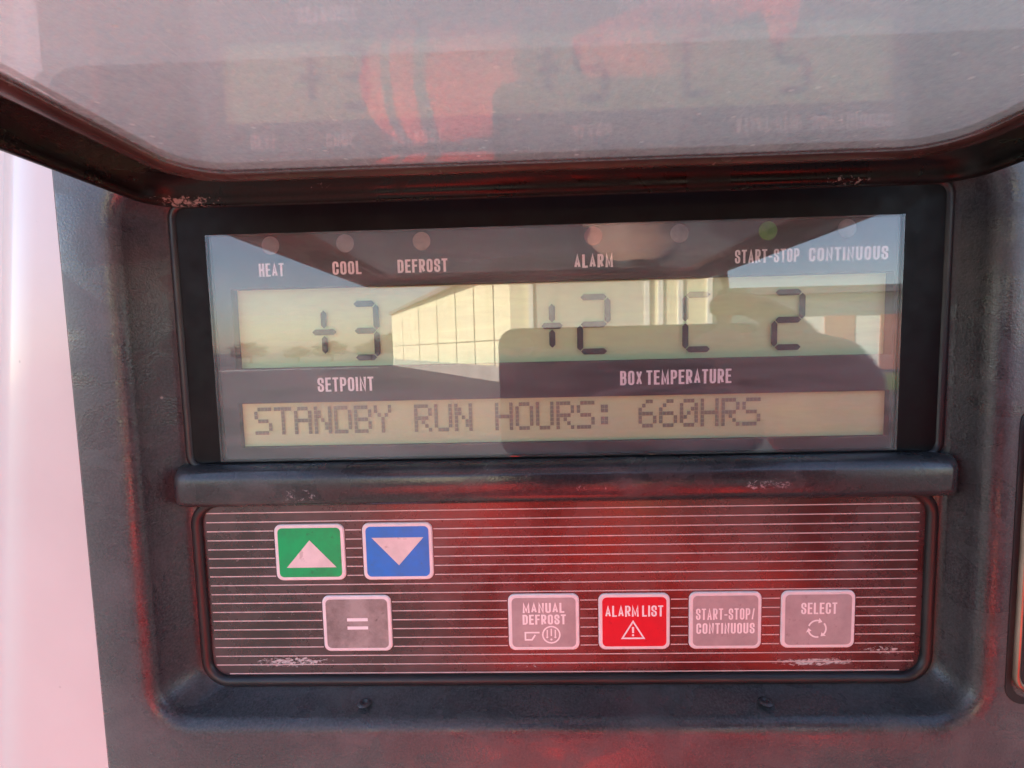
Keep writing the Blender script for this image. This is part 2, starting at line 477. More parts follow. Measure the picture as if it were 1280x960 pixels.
# ---- window border: matte ring round the glass, with a bead along each side
def flat_ring(o_pts, i_pts, y_o, y_i, y_back):
    m = MB()
    m.loft([ring_y(o_pts, y_back), ring_y(o_pts, y_o), ring_y(i_pts, y_i), ring_y(i_pts, y_back)], smooth=False)
    return m
wb = flat_ring(rrect(-98.4, 116.2, -32.2, 42.0, 3, 8), rrect(-90.2, 105.3, -31.9+0.2, 33.8, 0.6, 8), -0.6, 0.1, 5.0)
win_border = wb.build('window_border', M['border'], panel)
def bead(o, r, y, tube, mat, name):
    """a rubber bead along a rounded rectangle"""
    m = MB(); n = 10
    path = rrect(*o, r, 8); N = len(path); rs = []
    cx = (o[0]+o[1])/2; cz = (o[2]+o[3])/2
    for i in range(N):
        p = Vector(path[i]); a = Vector(path[i-1]); c = Vector(path[(i+1) % N])
        d = (c - a).normalized(); nn = Vector((d.y, -d.x))
        rs.append([((p.x + nn.x*tube*cos(2*pi*k/n))*MM, (y + tube*sin(2*pi*k/n))*MM, (p.y + nn.y*tube*cos(2*pi*k/n))*MM) for k in range(n)])
    rs.append(rs[0])
    m.loft(rs)
    o_ = m.build(name, mat, panel); recalc(o_)
    return o_
bead((-99.4, 117.2, -33.6, 42.5), 4, -0.2, 1.25, M['gasket'], 'window_gasket')
bead((-99.0, 116.3, -100.2, -44.0), 7, -0.2, 1.6, M['gasket'], 'keypad_gasket')

# ---- display: back board, mask with two openings, screens, prints, lamps, glass
bk = MB(); bk.box(-0.0895, 0.1048, 0.0062, 0.0085, -0.0314, 0.0335)
bk.build('back_board', M['board'], panel)
mk = MB()
xs = [-89.6, -84.9, 104.2, 104.9]
zs = [-31.5, -28.2, -15.0, -4.7, 18.6, 33.6]
hole = {(1, 1), (1, 3)}
for i in range(3):
    for j in range(5):
        if (i, j) in hole: continue
        mk.add([(xs[i]*MM, .0013, zs[j]*MM), (xs[i+1]*MM, .0013, zs[j]*MM), (xs[i+1]*MM, .0013, zs[j+1]*MM), (xs[i]*MM, .0013, zs[j+1]*MM)], [(0, 1, 2, 3)])
for (i, j) in hole:
    x0, x1, z0, z1 = xs[i]*MM, xs[i+1]*MM, zs[j]*MM, zs[j+1]*MM
    c = [(x0, z0), (x1, z0), (x1, z1), (x0, z1)]
    for a in range(4):
        p, q = c[a], c[(a+1) % 4]
        mk.add([(p[0], .0013, p[1]), (q[0], .0013, q[1]), (q[0], .0055, q[1]), (p[0], .0055, p[1])], [(0, 1, 2, 3)])
mask = mk.build('display_mask', M['mask'], panel)
YP = 1.24
for s, x0, x1 in (('HEAT', -76.2, -68.9), ('COOL', -54.7, -46.3), ('DEFROST', -35.8, -21.4), ('ALARM', 14.8, 25.8),
                  ('START-STOP', 60.0, 77.9), ('CONTINUOUS', 80.5, 102.4)):
    m = MB(); text(m, s, x0, x1, 21.9, 3.75, YP, 0.78); m.build('legend', M['print'], mask)
for s, x0, x1 in (('SETPOINT', -60.9, -44.3), ('BOX TEMPERATURE', 27.6, 59.4)):
    m = MB(); text(m, s, x0, x1, -11.9, 4.15, YP, 0.84); m.build('legend', M['print'], mask)
for x, k, ml in ((-72.4, 'lamp', None), (-50.7, 'lamp', None), (-28.6, 'lampamber', 'amber tinted indicator lamp'), (20.3, 'lampred', 'red tinted indicator lamp'),
                 (44.5, 'lamp', None), (69.1, 'lampgreen', 'green tinted indicator lamp'), (90.9, 'lamp', None)):
    m = MB(); n = 28
    rg = [[((x + r*cos(2*pi*i/n))*MM, y*MM, (30.7 + r*sin(2*pi*i/n))*MM) for i in range(n)] for r, y in ((2.6, 1.28), (2.5, 1.2), (2.3, 1.16), (0.01, 1.15))]
    m.loft(rg)
    o = m.build('indicator_lamp', M[k], panel)
    if ml: o['label'] = ml
l1 = MB(); l1.box(-0.0848, 0.1041, .0042, .0052, -0.0046, 0.0185)
lcd = l1.build('temperature_screen', M['lcd'], panel)
l2 = MB(); l2.box(-0.0848, 0.1041, .0030, .0040, -0.0281, -0.0151)
lcd2 = l2.build('text_screen', M['lcd2'], panel)

def seg_poly(mb, p, q, t, y):
    p = Vector(p); q = Vector(q); d = (q-p).normalized(); n = Vector((-d.y, d.x))*t/2
    a = [p, p + d*t*.5 + n, q - d*t*.5 + n, q, q - d*t*.5 - n, p + d*t*.5 - n]
    mb.add([(v.x*MM, y*MM, v.y*MM) for v in a], [(0, 5, 4, 3, 2, 1)])
def seven(x0, x1, z0, z1, on):
    m = MB(); t = 1.75; g = 0.22; i = t/2
    L, R_, B_, T_, Cz = x0+i, x1-i, z0+i, z1-i, (z0+z1)/2
    sg = {'a': ((L+g, T_), (R_-g, T_)), 'b': ((R_, T_-g), (R_, Cz+g)), 'c': ((R_, Cz-g), (R_, B_+g)), 'd': ((L+g, B_), (R_-g, B_)),
          'e': ((L, B_+g), (L, Cz-g)), 'f': ((L, Cz+g), (L, T_-g)), 'g': ((L+g, Cz), (R_-g, Cz))}
    for k in on: seg_poly(m, *sg[k], t, 3.5)
    return m
def plus(x0, x1, z0, z1):
    m = MB(); cx = (x0+x1)/2; cz = (z0+z1)/2; t = 1.75
    seg_poly(m, (x0, cz), (x1, cz), t, 3.5); seg_poly(m, (cx, cz+1.05), (cx, z1), t, 3.5); seg_poly(m, (cx, z0), (cx, cz-1.05), t, 3.5)
    return m
for m in (plus(-62.6, -55.4, -0.8, 12), seven(-51.0, -42.5, -3, 14.5, 'abgcd'), plus(5.2, 11.5, -0.6, 12.2), seven(15.6, 25.4, -2.8, 14.7, 'abged'),
          seven(46.1, 55.2, -2.9, 14.6, 'afed'), seven(71.6, 81.2, -2.9, 14.6, 'abged')):
    m.build('digit', M['segment'], lcd)
m = MB(); x = -81.2; px, pz = 1.06, 1.19
for ch in 'STANDBY RUN HOURS: 660HRS':
    if ch != ' ':
        for r, row in enumerate(DOTS[ch]):
            for c, bit in enumerate(row):
                if bit == '1':
                    a0 = (x + c*px)*MM; z1 = (-16.4 - r*pz)*MM
                    m.add([(a0, .0027, z1 - .00110), (a0 + .00099, .0027, z1 - .00110), (a0 + .00099, .0027, z1), (a0, .0027, z1)], [(0, 1, 2, 3)])
    x += 6.02
m.build('dot_text', M['dot'], lcd2)
g = MB(); g.box(-0.0902, 0.1053, -0.0006, 0.0006, -0.0319, 0.0337)
g.build('display_glass', M['glass'], panel)

# ---- divider bar
m = MB()
prof = [(-32.4, 1.0), (-32.6, -2.0), (-33.0, -4.4), (-33.7, -5.6), (-34.8, -6.5), (-36.0, -6.9), (-38.5, -7.0), (-41.5, -6.9), (-42.8, -6.5), (-43.8, -5.4), (-44.5, -3.4), (-44.9, 1.0)]
secs = []
for xx, k in ((-102.6, .0), (-102.5, .35), (-101.9, .66), (-100.8, .86), (-99.4, .97), (-98.0, 1.0), (-60, 1), (0, 1), (60, 1), (115.4, 1.0), (116.8, .97), (118.2, .86), (119.3, .66), (119.9, .35), (120.0, .0)):
    secs.append([(xx*MM, (1.0 + (y - 1.0)*k)*MM, (-38.6 + (z + 38.6)*(0.86 + 0.14*k))*MM) for z, y in prof])
m.loft(secs, closed=False)
bar = m.build('divider_bar', M['bar'], panel); recalc(bar)
# ---- keypad sheet with stripes and buttons
m = MB()
kp = rrect(-97.6, 115.0, -99.6, -44.2, 6, 8)
m.loft([ring_y(kp, 4), ring_y(kp, 0.0)], cap1=True, smooth=False)
keypad = m.build('keypad', M['keypad'], panel)
recalc(keypad)
BUT = {'up': (-75.8, -54.8, -68.5, -51.3), 'down': (-49.3, -28.4, -68.6, -51.2), 'equal': (-62.5, -41.7, -90.9, -73.5), 'manual': (-6.4, 14.7, -91.0, -73.6),
       'alarm': (20.5, 41.5, -91.0, -73.7), 'start': (47.2, 68.3, -91.0, -73.5), 'select': (74.1, 95.4, -90.9, -73.4)}
m = MB()
for i in range(19):
    z = -47.65 - i*(98.1 - 47.65)/18
    xl, xr = -96.4, 113.0
    if i == 18: xl, xr = -92.5, 109
    spans = [(xl, xr)]
    for (a, c, zb, zt) in BUT.values():
        if zb - 0.4 < z < zt + 0.4:
            ns = []
            for s0, s1 in spans:
                if a - 1.0 > s0 and c + 1.0 < s1: ns += [(s0, a - 0.35), (c + 0.35, s1)]
                else: ns.append((s0, s1))
            spans = ns
    for s0, s1 in spans:
        m.add([(s0*MM, -.00006, (z-.16)*MM), (s1*MM, -.00006, (z-.16)*MM), (s1*MM, -.00006, (z+.16)*MM), (s0*MM, -.00006, (z+.16)*MM)], [(0, 1, 2, 3)])
m.build('pinstripes', M['stripe'], keypad)

def button(key, face_mat, label):
    a, c, zb, zt = BUT[key]
    m = MB()
    o = lambda g: rrect(a+g, c-g, zb+g, zt-g, 2.0-g*0.6, 6)
    m.loft([ring_y(o(-0.1), 0.3), ring_y(o(0), -0.25), ring_y(o(0.15), -0.40), ring_y(o(0.4), -0.45)], cap1=True)
    bt = m.build('button', M['button_white'], panel)
    bt['label'] = label
    m = MB()
    m.loft([ring_y(o(1.05), -0.44), ring_y(o(1.05), -0.49)], cap1=True, smooth=False)
    m.build('button_face', M[face_mat], bt)
    cx, cz = (a+c)/2, (zb+zt)/2
    Y = -0.53
    def sym(name, mb, mat='legend'): return mb.build(name, M[mat], bt)
    def tri(pts, mat='arrow', y=Y):
        mb = MB(); mb.add([(x*MM, y*MM, z*MM) for x, z in pts], [tuple(range(len(pts)))]); return mb
    if key == 'up':
        sym('arrow_symbol', tri([(a+3.3, zb+4.0), (a+18.4, zb+4.0), (a+10.6, zb+12.4)]), 'arrow')
    elif key == 'down':
        sym('arrow_symbol', tri([(a+2.8, zt-4.4), (a+10.7, zt-12.9), (a+18.3, zt-4.4)]), 'arrow')
    elif key == 'equal':
        mb = MB()
        for dz in (-0.25+1.55, -0.25-1.05): stroke(mb, [(cx-3.0, cz+dz), (cx+3.3, cz+dz)], 1.0, Y)
        sym('equals_symbol', mb)
    elif key == 'manual':
        mb = MB(); text(mb, 'MANUAL', a+4.3, a+16.7, zt-5.7, 3.1, Y, 0.62); text(mb, 'DEFROST', a+4.2, a+17.1, zt-9.3, 3.1, Y, 0.62); sym('legend', mb)
        mb = MB()
        hx, hz = a+4.6, zb+3.0
        stroke(mb, [(hx+4.6, hz+2.6), (hx+0.35, hz+2.6), (hx+0.35, hz+0.35), (hx+2.3, hz+0.35), (hx+3.3, hz+1.9)], 0.5, Y)
        sym('hand_symbol', mb)
        mb = MB(); ox, oz = a+12.7, zb+4.9
        stroke(mb, [(ox+2.55*cos(2*pi*i/24), oz+2.55*sin(2*pi*i/24)) for i in range(24)] + [(ox+2.55, oz)], 0.45, Y)
        for k in (-1.2, 0, 1.2):
            stroke(mb, [(ox+k, oz+1.9-abs(k)*.3), (ox+k, oz-0.4)], 0.4, Y)
            dz = -1.5 + abs(k)*0.6
            mb.disc((ox+k)*MM, (oz+dz)*MM, Y*MM, 0.35*MM, 8)
        sym('defrost_symbol', mb)
    elif key == 'alarm':
        mb = MB(); text(mb, 'ALARM LIST', a+1.9, a+19.0, zt-7.0, 3.4, Y, 0.62); sym('legend', mb)
        mb = MB(); tx, tz = a+10.1, zb+3.6
        stroke(mb, [(tx-3.2, tz), (tx+3.2, tz), (tx, tz+5.2), (tx-3.2, tz)], 0.48, Y)
        stroke(mb, [(tx, tz+3.5), (tx, tz+1.6)], 0.62, Y); mb.disc(tx*MM, (tz+0.95)*MM, Y*MM, 0.34*MM, 10)
        sym('warning_symbol', mb)
    elif key == 'start':
        mb = MB(); text(mb, 'START-STOP/', a+1.9, a+19.1, zt-8.4, 3.5, Y, 0.62); text(mb, 'CONTINUOUS', a+2.0, a+19.1, zt-12.7, 3.3, Y, 0.60); sym('legend', mb)
    elif key == 'select':
        mb = MB(); text(mb, 'SELECT', a+5.6, a+16.0, zt-7.0, 3.5, Y, 0.64); sym('legend', mb)
        mb = MB(); ox, oz, r = cx-0.3, zb+6.0, 2.55
        for k in range(3):
            a0 = 40 + 120*k
            stroke(mb, arc(ox, oz, r, r, a0, a0-84, 10), 0.5, Y)
            e = radians(a0 - 84 - 22); s_ = radians(a0 - 84 + 4)
            tip = (ox + r*cos(e), oz + r*sin(e))
            p1 = (ox + (r+.85)*cos(s_), oz + (r+.85)*sin(s_)); p2 = (ox + (r-.85)*cos(s_), oz + (r-.85)*sin(s_))
            mb.add([(q[0]*MM, Y*MM, q[1]*MM) for q in (tip, p2, p1)], [(0, 1, 2)])
        sym('cycle_symbol', mb)
button('up', 'green', 'green button with white up arrow')
button('down', 'blue', 'blue button with white down arrow')
button('equal', 'grey', 'grey button with equals sign')
button('manual', 'pinkgrey', 'pale manual defrost button with hand and timer symbols')
button('alarm', 'red', 'red alarm list button with warning triangle')
button('start', 'pinkgrey', 'pale start-stop continuous button')
button('select', 'pinkgrey', 'pale select button with three circling arrows')

# ---- side plate at the right edge
m = MB()
sp = lambda g: rrect(127.6+g, 178-g, -99.5+g, -18-g, 5, 6)
m.loft([ring_y(sp(0), -11.7), ring_y(sp(0), -12.15), ring_y(sp(1.6), -12.15), ring_y(sp(1.6), -11.7)], smooth=False)
m.build('plate_groove', M['groove'], panel)
m = MB()
sp2 = lambda g: rrect(129.2+g, 177-g, -96.0+g, -20-g, 5, 6)
m.loft([ring_y(sp2(0), -11.5), ring_y(sp2(0), -13.2), ring_y(sp2(0.5), -13.6), ring_y(sp2(1.0), -13.2), ring_y(sp2(1.2), -12.4)], cap1=False)
rim = m.build('plate_rim', M['metal'], panel); recalc(rim)
m = MB(); m.loft([ring_y(sp2(1.0), -11.8), ring_y(sp2(1.0), -12.6)], cap1=True, smooth=False)
m.build('side_plate', M['groove'], panel)

# ---- raised clear cover: frame (dark tray rim) and pane
FX0, FX1, FY0, FY1 = -95.2, 110.9, -158.0, -12.6
def fr(g, r=8): 
    return rrect(FX0+g, FX1-g, FY0+g, FY1-g*1.0, max(1.5, r-g*.6), 8)
def pn(g): return rrect(-81.5+g, 99.5-g, FY0+8+g, -20.6-g, max(2.0, 13-g*.6), 8)
m = MB()
m.loft([ring_z(fr(0), 45.0), ring_z(fr(0), 38.7), ring_z(fr(0.5), 37.9), ring_z(fr(1.3), 37.6), ring_z(fr(2.2), 37.7), ring_z(fr(2.9), 38.3),
        ring_z(fr(3.2), 39.3), ring_z(fr(3.4), 42.0), ring_z(pn(-0.3), 42.0), ring_z(pn(-0.3), 45.0), ring_z(fr(0), 45.0)])
frame = m.build('cover_frame', M['frame'], panel); recalc(frame)
m = MB()
m.loft([ring_z(pn(g_), z) for g_, z in ((-0.3, 43.5), (-0.1, 41.6), (0.5, 40.9), (1.6, 40.6), (3.0, 40.65), (4.2, 41.0), (5.2, 41.5), (5.3, 43.6))])
rm = m.build('pane_rim', M['rim'], frame); recalc(rm)
m = MB()
m.loft([ring_z(pn(4.9), 41.3), ring_z(pn(7.5), 41.55), ring_z(pn(12), 41.65)], cap1=True)
pane = m.build('cover_pane', M['pane'], frame)
bm = bmesh.new(); bm.from_mesh(pane.data)
bmesh.ops.recalc_face_normals(bm, faces=bm.faces)
up_f = max(bm.faces, key=lambda f: f.calc_area())
if up_f.normal.z > 0: bmesh.ops.reverse_faces(bm, faces=bm.faces)
bm.to_mesh(pane.data); bm.free()
so = pane.modifiers.new('thick', 'SOLIDIFY'); so.thickness = 0.0022; so.offset = -1.0   # grows upward
# hinge barrels along the rear edge
for hx in (-60, 70):
    m = MB(); n = 14
    m.loft([[(x*MM, (-10.6 + 1.9*cos(2*pi*i/n))*MM, (47.2 + 1.9*sin(2*pi*i/n))*MM) for i in range(n)] for x in (hx-14, hx+14)], cap0=True, cap1=True)
    m.build('hinge', M['frame'], frame)

# ================================================================== WHITE BODY THE PANEL SITS IN
def paint():
    t = NT('white_paint'); c = t.coord()
    n = t.noise(c, 9.0, 5); n2 = t.noise(c, 260.0, 3)
    col = t.mix(t.ramp(n, 0.35, 0.75), (0.70, 0.63, 0.59), (0.60, 0.53, 0.49))
    v = t.n('ShaderNodeTexVoronoi'); v.inputs['Scale'].default_value = 120.0; t.l(c, v.inputs['Vector'])
    sp = t.math('MULTIPLY', t.ramp(v.outputs['Distance'], 0.05, 0.09, 1.0, 0.0), t.ramp(n2, 0.55, 0.6))
    col = t.mix(t.math('MULTIPLY', sp, 0.6), col, (0.35, 0.3, 0.28))
    t.principled(col, 0.28, 0.5, coat=0.3, bump=t.noise(c, 300.0, 2), bstr=0.06, bdist=0.0004)
    return t.m
M['paint'] = paint()
m = MB()
def bsec(z):
    lean = -0.149 - (0.03 - z)*0.125 if z > -0.4 else -0.149 - 0.43*0.125
    lean = max(-0.215, min(-0.10, lean))
    pts = [(0.9, 0.45), (0.9, 0.008), (lean, 0.008)]
    x, y, a = lean, 0.008, 0.0
    for i in range(8):
        a += radians(46/8); x -= 0.0032*cos(a); y += 0.0032*sin(a)
        pts.append((x, y))
    x -= 0.07*cos(a); y += 0.07*sin(a); pts.append((x, y))
    pts += [(x - 0.06, y), (-0.36, 0.008), (-0.43, 0.008), (-0.43, 0.45)]  # raised left part added out of view to keep sun off the cover
    return [(px, py, z) for px, py in pts]
m.loft([bsec(z) for z in (-1.68, -0.40, -0.30, -0.15, 0.03, 0.2, 0.42, 0.60)], cap0=True, cap1=True, smooth=False)
body = m.build('refrigeration_unit_body', M['paint'])
recalc(body)
# opening for the panel tray
cut = MB(); cut.box(-0.1205, 0.1840, -0.05, 0.030, -0.1248, 0.0725)
cutter = cut.build('cutter', M['paint'])
bo = body.modifiers.new('opening', 'BOOLEAN'); bo.object = cutter; bo.operation = 'DIFFERENCE'; bo.solver = 'EXACT'
dg = bpy.context.evaluated_depsgraph_get()
me = bpy.data.meshes.new_from_object(body.evaluated_get(dg))
body.modifiers.clear(); body.data = me
bpy.data.objects.remove(cutter)
for p in body.data.polygons: p.use_smooth = True
body.data.set_sharp_from_angle(angle=radians(25))
body['label'] = 'glossy white painted body panel around the dark control panel, pale pink beside it'
body['category'] = 'body panel'

# ================================================================== PHONE
M['phone'] = plain('phone_body', (0.016, 0.016, 0.018), 0.35, var=0.1)
M['phone_edge'] = plain('phone_edge', (0.10, 0.09, 0.085), 0.3, metal=0.8, var=0.1)
M['lens'] = plain('lens_glass', (0.004, 0.004, 0.006), 0.05, var=0.0)
phone = thing('phone', 'dark phone held sideways, mirrored in the display glass', 'phone', (0.0625, -0.147, -0.064))
po = lambda g: rrect(-15+g, 140-g, -65+g, 10.6-g, 10-g, 8)
m = MB(); m.loft([ring_y(po(1.0), -143.2), ring_y(po(0.2), -143.8), ring_y(po(0), -145), ring_y(po(0), -149.2), ring_y(po(0.2), -150.4), ring_y(po(1), -151)])
m.build('edge_band', M['phone_edge'], phone)
m = MB(); m.loft([ring_y(po(0.8), -144), ring_y(po(1.0), -143.1)], cap1=True, smooth=False); o = m.build('back_cover', M['phone'], phone); recalc(o)
m = MB(); m.loft([ring_y(po(0.8), -150), ring_y(po(1.0), -151.1)], cap1=True, smooth=False); o = m.build('screen', M['lens'], phone); recalc(o)
m = MB(); ib = rrect(-12, 22, -26, 8, 7, 6)
m.loft([ring_y(ib, -143.2), ring_y(ib, -141.8)], cap1=True, smooth=False); bump_ = m.build('camera_island', M['phone'], phone); recalc(bump_)
for lx, lz in ((0, 0), (0, -17), (13, -8.5)):
    m = MB(); n = 20
    m.loft([[((lx+r*cos(2*pi*i/n))*MM, y*MM, (lz+r*sin(2*pi*i/n))*MM) for i in range(n)] for r, y in ((5.6, -141.9), (5.6, -140.6), (4.8, -140.4), (4.2, -141.0), (0.1, -141.1))])
    m.build('lens', M['lens'], bump_)

# ================================================================== PERSON
def skin_mat():
    t = NT('skin'); c = t.coord(); n = t.noise(c, 60, 4)
    col = t.mix(t.ramp(n, 0.3, 0.7), (0.42, 0.23, 0.16), (0.50, 0.29, 0.21))
    p = t.principled(col, 0.5, 0.4, bump=t.noise(c, 500, 3), bstr=0.1)
    p.inputs['Subsurface Weight'].default_value = 0.0
    return t.m
def cloth(name, c1, c2, scale=14, streak_bands=None):
    t = NT(name); c = t.coord((1, 1, 0.5))
    n = t.noise(c, scale, 4, 0.6, 1.2)
    col = t.mix(t.ramp(n, 0.3, 0.7), c1, c2)
    if streak_bands:
        sep = t.n('ShaderNodeSeparateXYZ'); tc = t.n('ShaderNodeTexCoord'); t.l(tc.outputs['Object'], sep.inputs[0])
        off = t.math('ABSOLUTE', t.math('SUBTRACT', t.math('ABSOLUTE', t.math('SUBTRACT', sep.outputs[0], streak_bands[0])), streak_bands[1]))
        col = t.mix(t.ramp(off, streak_bands[2], streak_bands[2] + 0.002, 1.0, 0.0), col, (0.10, 0.10, 0.105))  # made-up grey bands, added to split the jacket's mirrored red into streaks
    t.principled(col, 0.75, 0.3, bump=n, bstr=0.7, bdist=0.03)
    return t.m
M['skin'] = skin_mat()
M['jacket'] = cloth('red_jacket_cloth', (0.78, 0.022, 0.018), (0.92, 0.052, 0.036), streak_bands=(-0.108, 0.021, 0.0065))
M['trouser'] = cloth('red_trouser_cloth', (0.68, 0.020, 0.018), (0.82, 0.045, 0.035))
M['hair'] = plain('dark_hair', (0.02, 0.014, 0.010), 0.5, var=0.5, scale=200, bstr=0.6)
M['shoe'] = plain('black_shoe', (0.02, 0.02, 0.02), 0.4)
M['eye'] = plain('eye_white', (0.6, 0.58, 0.55), 0.2, var=0.02)
M['zip'] = plain('zip_metal', (0.12, 0.11, 0.11), 0.4)

def limb(mb, pts, n=14, cap=True):
    """pts: (x, y, z, rx, ry) along a path -> a tapered closed tube"""
    P = [Vector(p[:3]) for p in pts]; rings = []
    ref = None
    for i, p in enumerate(P):
        d = (P[min(i+1, len(P)-1)] - P[max(i-1, 0)]).normalized()
        if ref is None:
            ref = Vector((1, 0, 0)) if abs(d.x) < 0.8 else Vector((0, 1, 0))
        u = (ref - d*ref.dot(d)).normalized(); w = d.cross(u); ref = u
        rx, ry = pts[i][3], pts[i][4] if len(pts[i]) > 4 else pts[i][3]
        rings.append([p + u*rx*cos(2*pi*k/n) + w*ry*sin(2*pi*k/n) for k in range(n)])
    # rounded ends
    def dome(r, p, q):
        d = (p - q).normalized(); c = p
        return [[c + (v-c)*0.72 + d*(v-c).length*0.55 for v in r], [c + (v-c)*0.25 + d*(v-c).length*0.8 for v in r]]
    if cap:
        a = dome(rings[0], P[0], P[1]); z = dome(rings[-1], P[-1], P[-2])
        rings = [a[1], a[0]] + rings + z
    mb.loft(rings, cap0=True, cap1=True)

def fuse(o, voxel, smooth_it=4):
    r = o.modifiers.new('fuse', 'REMESH'); r.mode = 'VOXEL'; r.voxel_size = voxel; r.use_smooth_shade = True
    s = o.modifiers.new('soft', 'SMOOTH'); s.iterations = smooth_it; s.factor = 0.5
    dg = bpy.context.evaluated_depsgraph_get()
    me = bpy.data.meshes.new_from_object(o.evaluated_get(dg)); o.modifiers.clear(); o.data = me

GZ = -1.70
PX, PY = 0.15, -0.56
person = thing('person', 'person in bright red work clothes raising a phone, mirrored in the panel', 'person', (PX, PY, GZ))
mb = MB()
# trunk
limb(mb, [(PX, PY, -.93, .15, .105), (PX, PY, -.85, .165, .115), (PX, PY, -.72, .14, .10), (PX, PY+.005, -.55, .155, .11), (PX, PY, -.43, .165, .11), (PX, PY-.005, -.36, .13, .085), (PX, PY, -.315, .06, .06)], 20)
# neck and head
limb(mb, [(PX, PY, -.34, .058, .058), (PX, PY+.015, -.24, .055, .056)])
limb(mb, [(PX, PY+.045, -.243, .030, .035), (PX, PY+.040, -.225, .048, .062), (PX, PY+.032, -.19, .062, .083), (PX, PY+.022, -.145, .072, .095), (PX, PY+.014, -.10, .075, .098), (PX, PY+.008, -.06, .068, .088), (PX, PY+.005, -.035, .045, .06)], 20)
limb(mb, [(PX, PY+.112, -.125, .009, .010), (PX, PY+.125, -.15, .011, .013), (PX, PY+.130, -.168, .015, .014)], 10)
limb(mb, [(PX-.02, PY+.105, -.198, .006), (PX, PY+.113, -.196, .008), (PX+.02, PY+.105, -.198, .006)], 8)
for s in (-1, 1):
    limb(mb, [(PX+s*.076, PY+.005, -.115, .010, .020), (PX+s*.082, PY, -.14, .012, .024), (PX+s*.074, PY+.008, -.17, .008, .012)], 8)
# legs
for s in (-1, 1):
    limb(mb, [(PX+s*.085, PY, -.90, .085, .09), (PX+s*.09, PY, -1.05, .075, .08), (PX+s*.095, PY+.01, -1.25, .052, .058), (PX+s*.10, PY-.012, -1.38, .052, .056), (PX+s*.10, PY-.01, -1.60, .036, .04), (PX+s*.10, PY-.005, -1.66, .034, .04)])
    limb(mb, [(PX+s*.10, PY-.04, -1.665, .03, .028), (PX+s*.105, PY+.06, -1.675, .038, .02), (PX+s*.11, PY+.14, -1.68, .032, .014)])
# right arm up to the phone, left arm hanging
RS, RE, RW = (PX+.175, PY, -.375), (.365, -.365, -.365), (.222, -.205, -.10)
limb(mb, [(*RS, .055, .055), ((RS[0]+RE[0])/2, (RS[1]+RE[1])/2, (RS[2]+RE[2])/2, .046, .046), (*RE, .040, .040), ((RE[0]*.6+RW[0]*.4), (RE[1]*.6+RW[1]*.4), (RE[2]*.6+RW[2]*.4), .040, .038), (*RW, .027, .021)])
LS, LE, LW = (PX-.175, PY, -.375), (-.122, -.42, -.208), (.020, -.245, -.122)
limb(mb, [(*LS, .055, .055), ((LS[0]+LE[0])/2, (LS[1]+LE[1])/2, (LS[2]+LE[2])/2, .046, .046), (*LE, .040, .040), (LE[0]*.6+LW[0]*.4, LE[1]*.6+LW[1]*.4, LE[2]*.6+LW[2]*.4, .038, .036), (*LW, .026, .022)])
# right hand: palm behind the phone's end, fingers along its back, thumb on the screen side
limb(mb, [(RW[0], RW[1], RW[2], .026, .020), (.200, -.176, -.066, .034, .016), (.178, -.157, -.038, .038, .013), (.160, -.146, -.022, .036, .012)], 14)
for zt, zb, l in ((.020, .006, .0), (-.002, -.012, -.010), (-.022, -.030, -.006), (-.040, -.046, .012)):
    limb(mb, [(.163, -.147, zb-.004, .0082), (.147, -.136, zb+.004, .0080), (.134+l*.5, -.1335, (zb+zt)/2+.004, .0076), (.118+l, -.1345, zt+.002, .0070), (.108+l, -.136, zt, .0066)], 10)
limb(mb, [(.186, -.168, -.050, .014), (.165, -.166, -.030, .0125), (.140, -.160, -.022, .0105), (.118, -.1590, -.020, .0088)], 10)
# left hand behind the phone, finger tips on its screen
limb(mb, [(*LW, .026, .021), (.026, -.222, -.088, .034, .016), (.036, -.203, -.068, .036, .013)], 12)
for k in range(4):
    x0 = .008 + k*.019; L = (.036, .044, .044, .034)[k]
    limb(mb, [(x0+.002, -.203, -.066, .0090), (x0+.006, -.192, -.066+L*.5, .0082), (x0+.009, -.175, -.066+L*.85, .0074), (x0+.010, -.1585, -.066+L, .0064)], 10)
limb(mb, [(.056, -.216, -.086, .013), (.076, -.198, -.072, .0112), (.086, -.180, -.058, .0098), (.090, -.1610, -.050, .0082)], 8)
body_m = mb.build('body', M['skin'], person); fuse(body_m, 0.0042, 3)
# jacket
mb = MB()
limb(mb, [(PX, PY, -.89, .20, .150), (PX, PY, -.80, .21, .155), (PX, PY+.004, -.66, .205, .150), (PX, PY+.006, -.52, .21, .150), (PX, PY+.004, -.43, .205, .140), (PX, PY-.002, -.355, .185, .118), (PX, PY, -.315, .135, .105), (PX, PY-.002, -.275, .108, .102), (PX, PY-.006, -.225, .100, .100), (PX, PY-.010, -.195, .092, .092)], 24, cap=False)
q = lambda a, b_, k: tuple(a[i]*(1-k) + b_[i]*k for i in range(3))
limb(mb, [(*q(RS, RE, -.12), .074, .074), (*q(RS, RE, .35), .064, .064), (*q(RS, RE, .8), .058, .058), (*RE, .057, .056), (*q(RE, RW, .35), .054, .052), (*q(RE, RW, .75), .045, .042), (*q(RE, RW, .93), .041, .036)], 16)
limb(mb, [(*q(LS, LE, -.12), .074, .074), (*q(LS, LE, .35), .064, .064), (*q(LS, LE, .8), .058, .058), (*LE, .056, .056), (*q(LE, LW, .35), .053, .052), (*q(LE, LW, .75), .044, .042), (*q(LE, LW, .98), .038, .036)], 16)
jk = mb.build('jacket', M['jacket'], person); fuse(jk, 0.008, 4)
tx = bpy.data.textures.new('folds', 'CLOUDS'); tx.noise_scale = 0.07; tx.noise_depth = 2
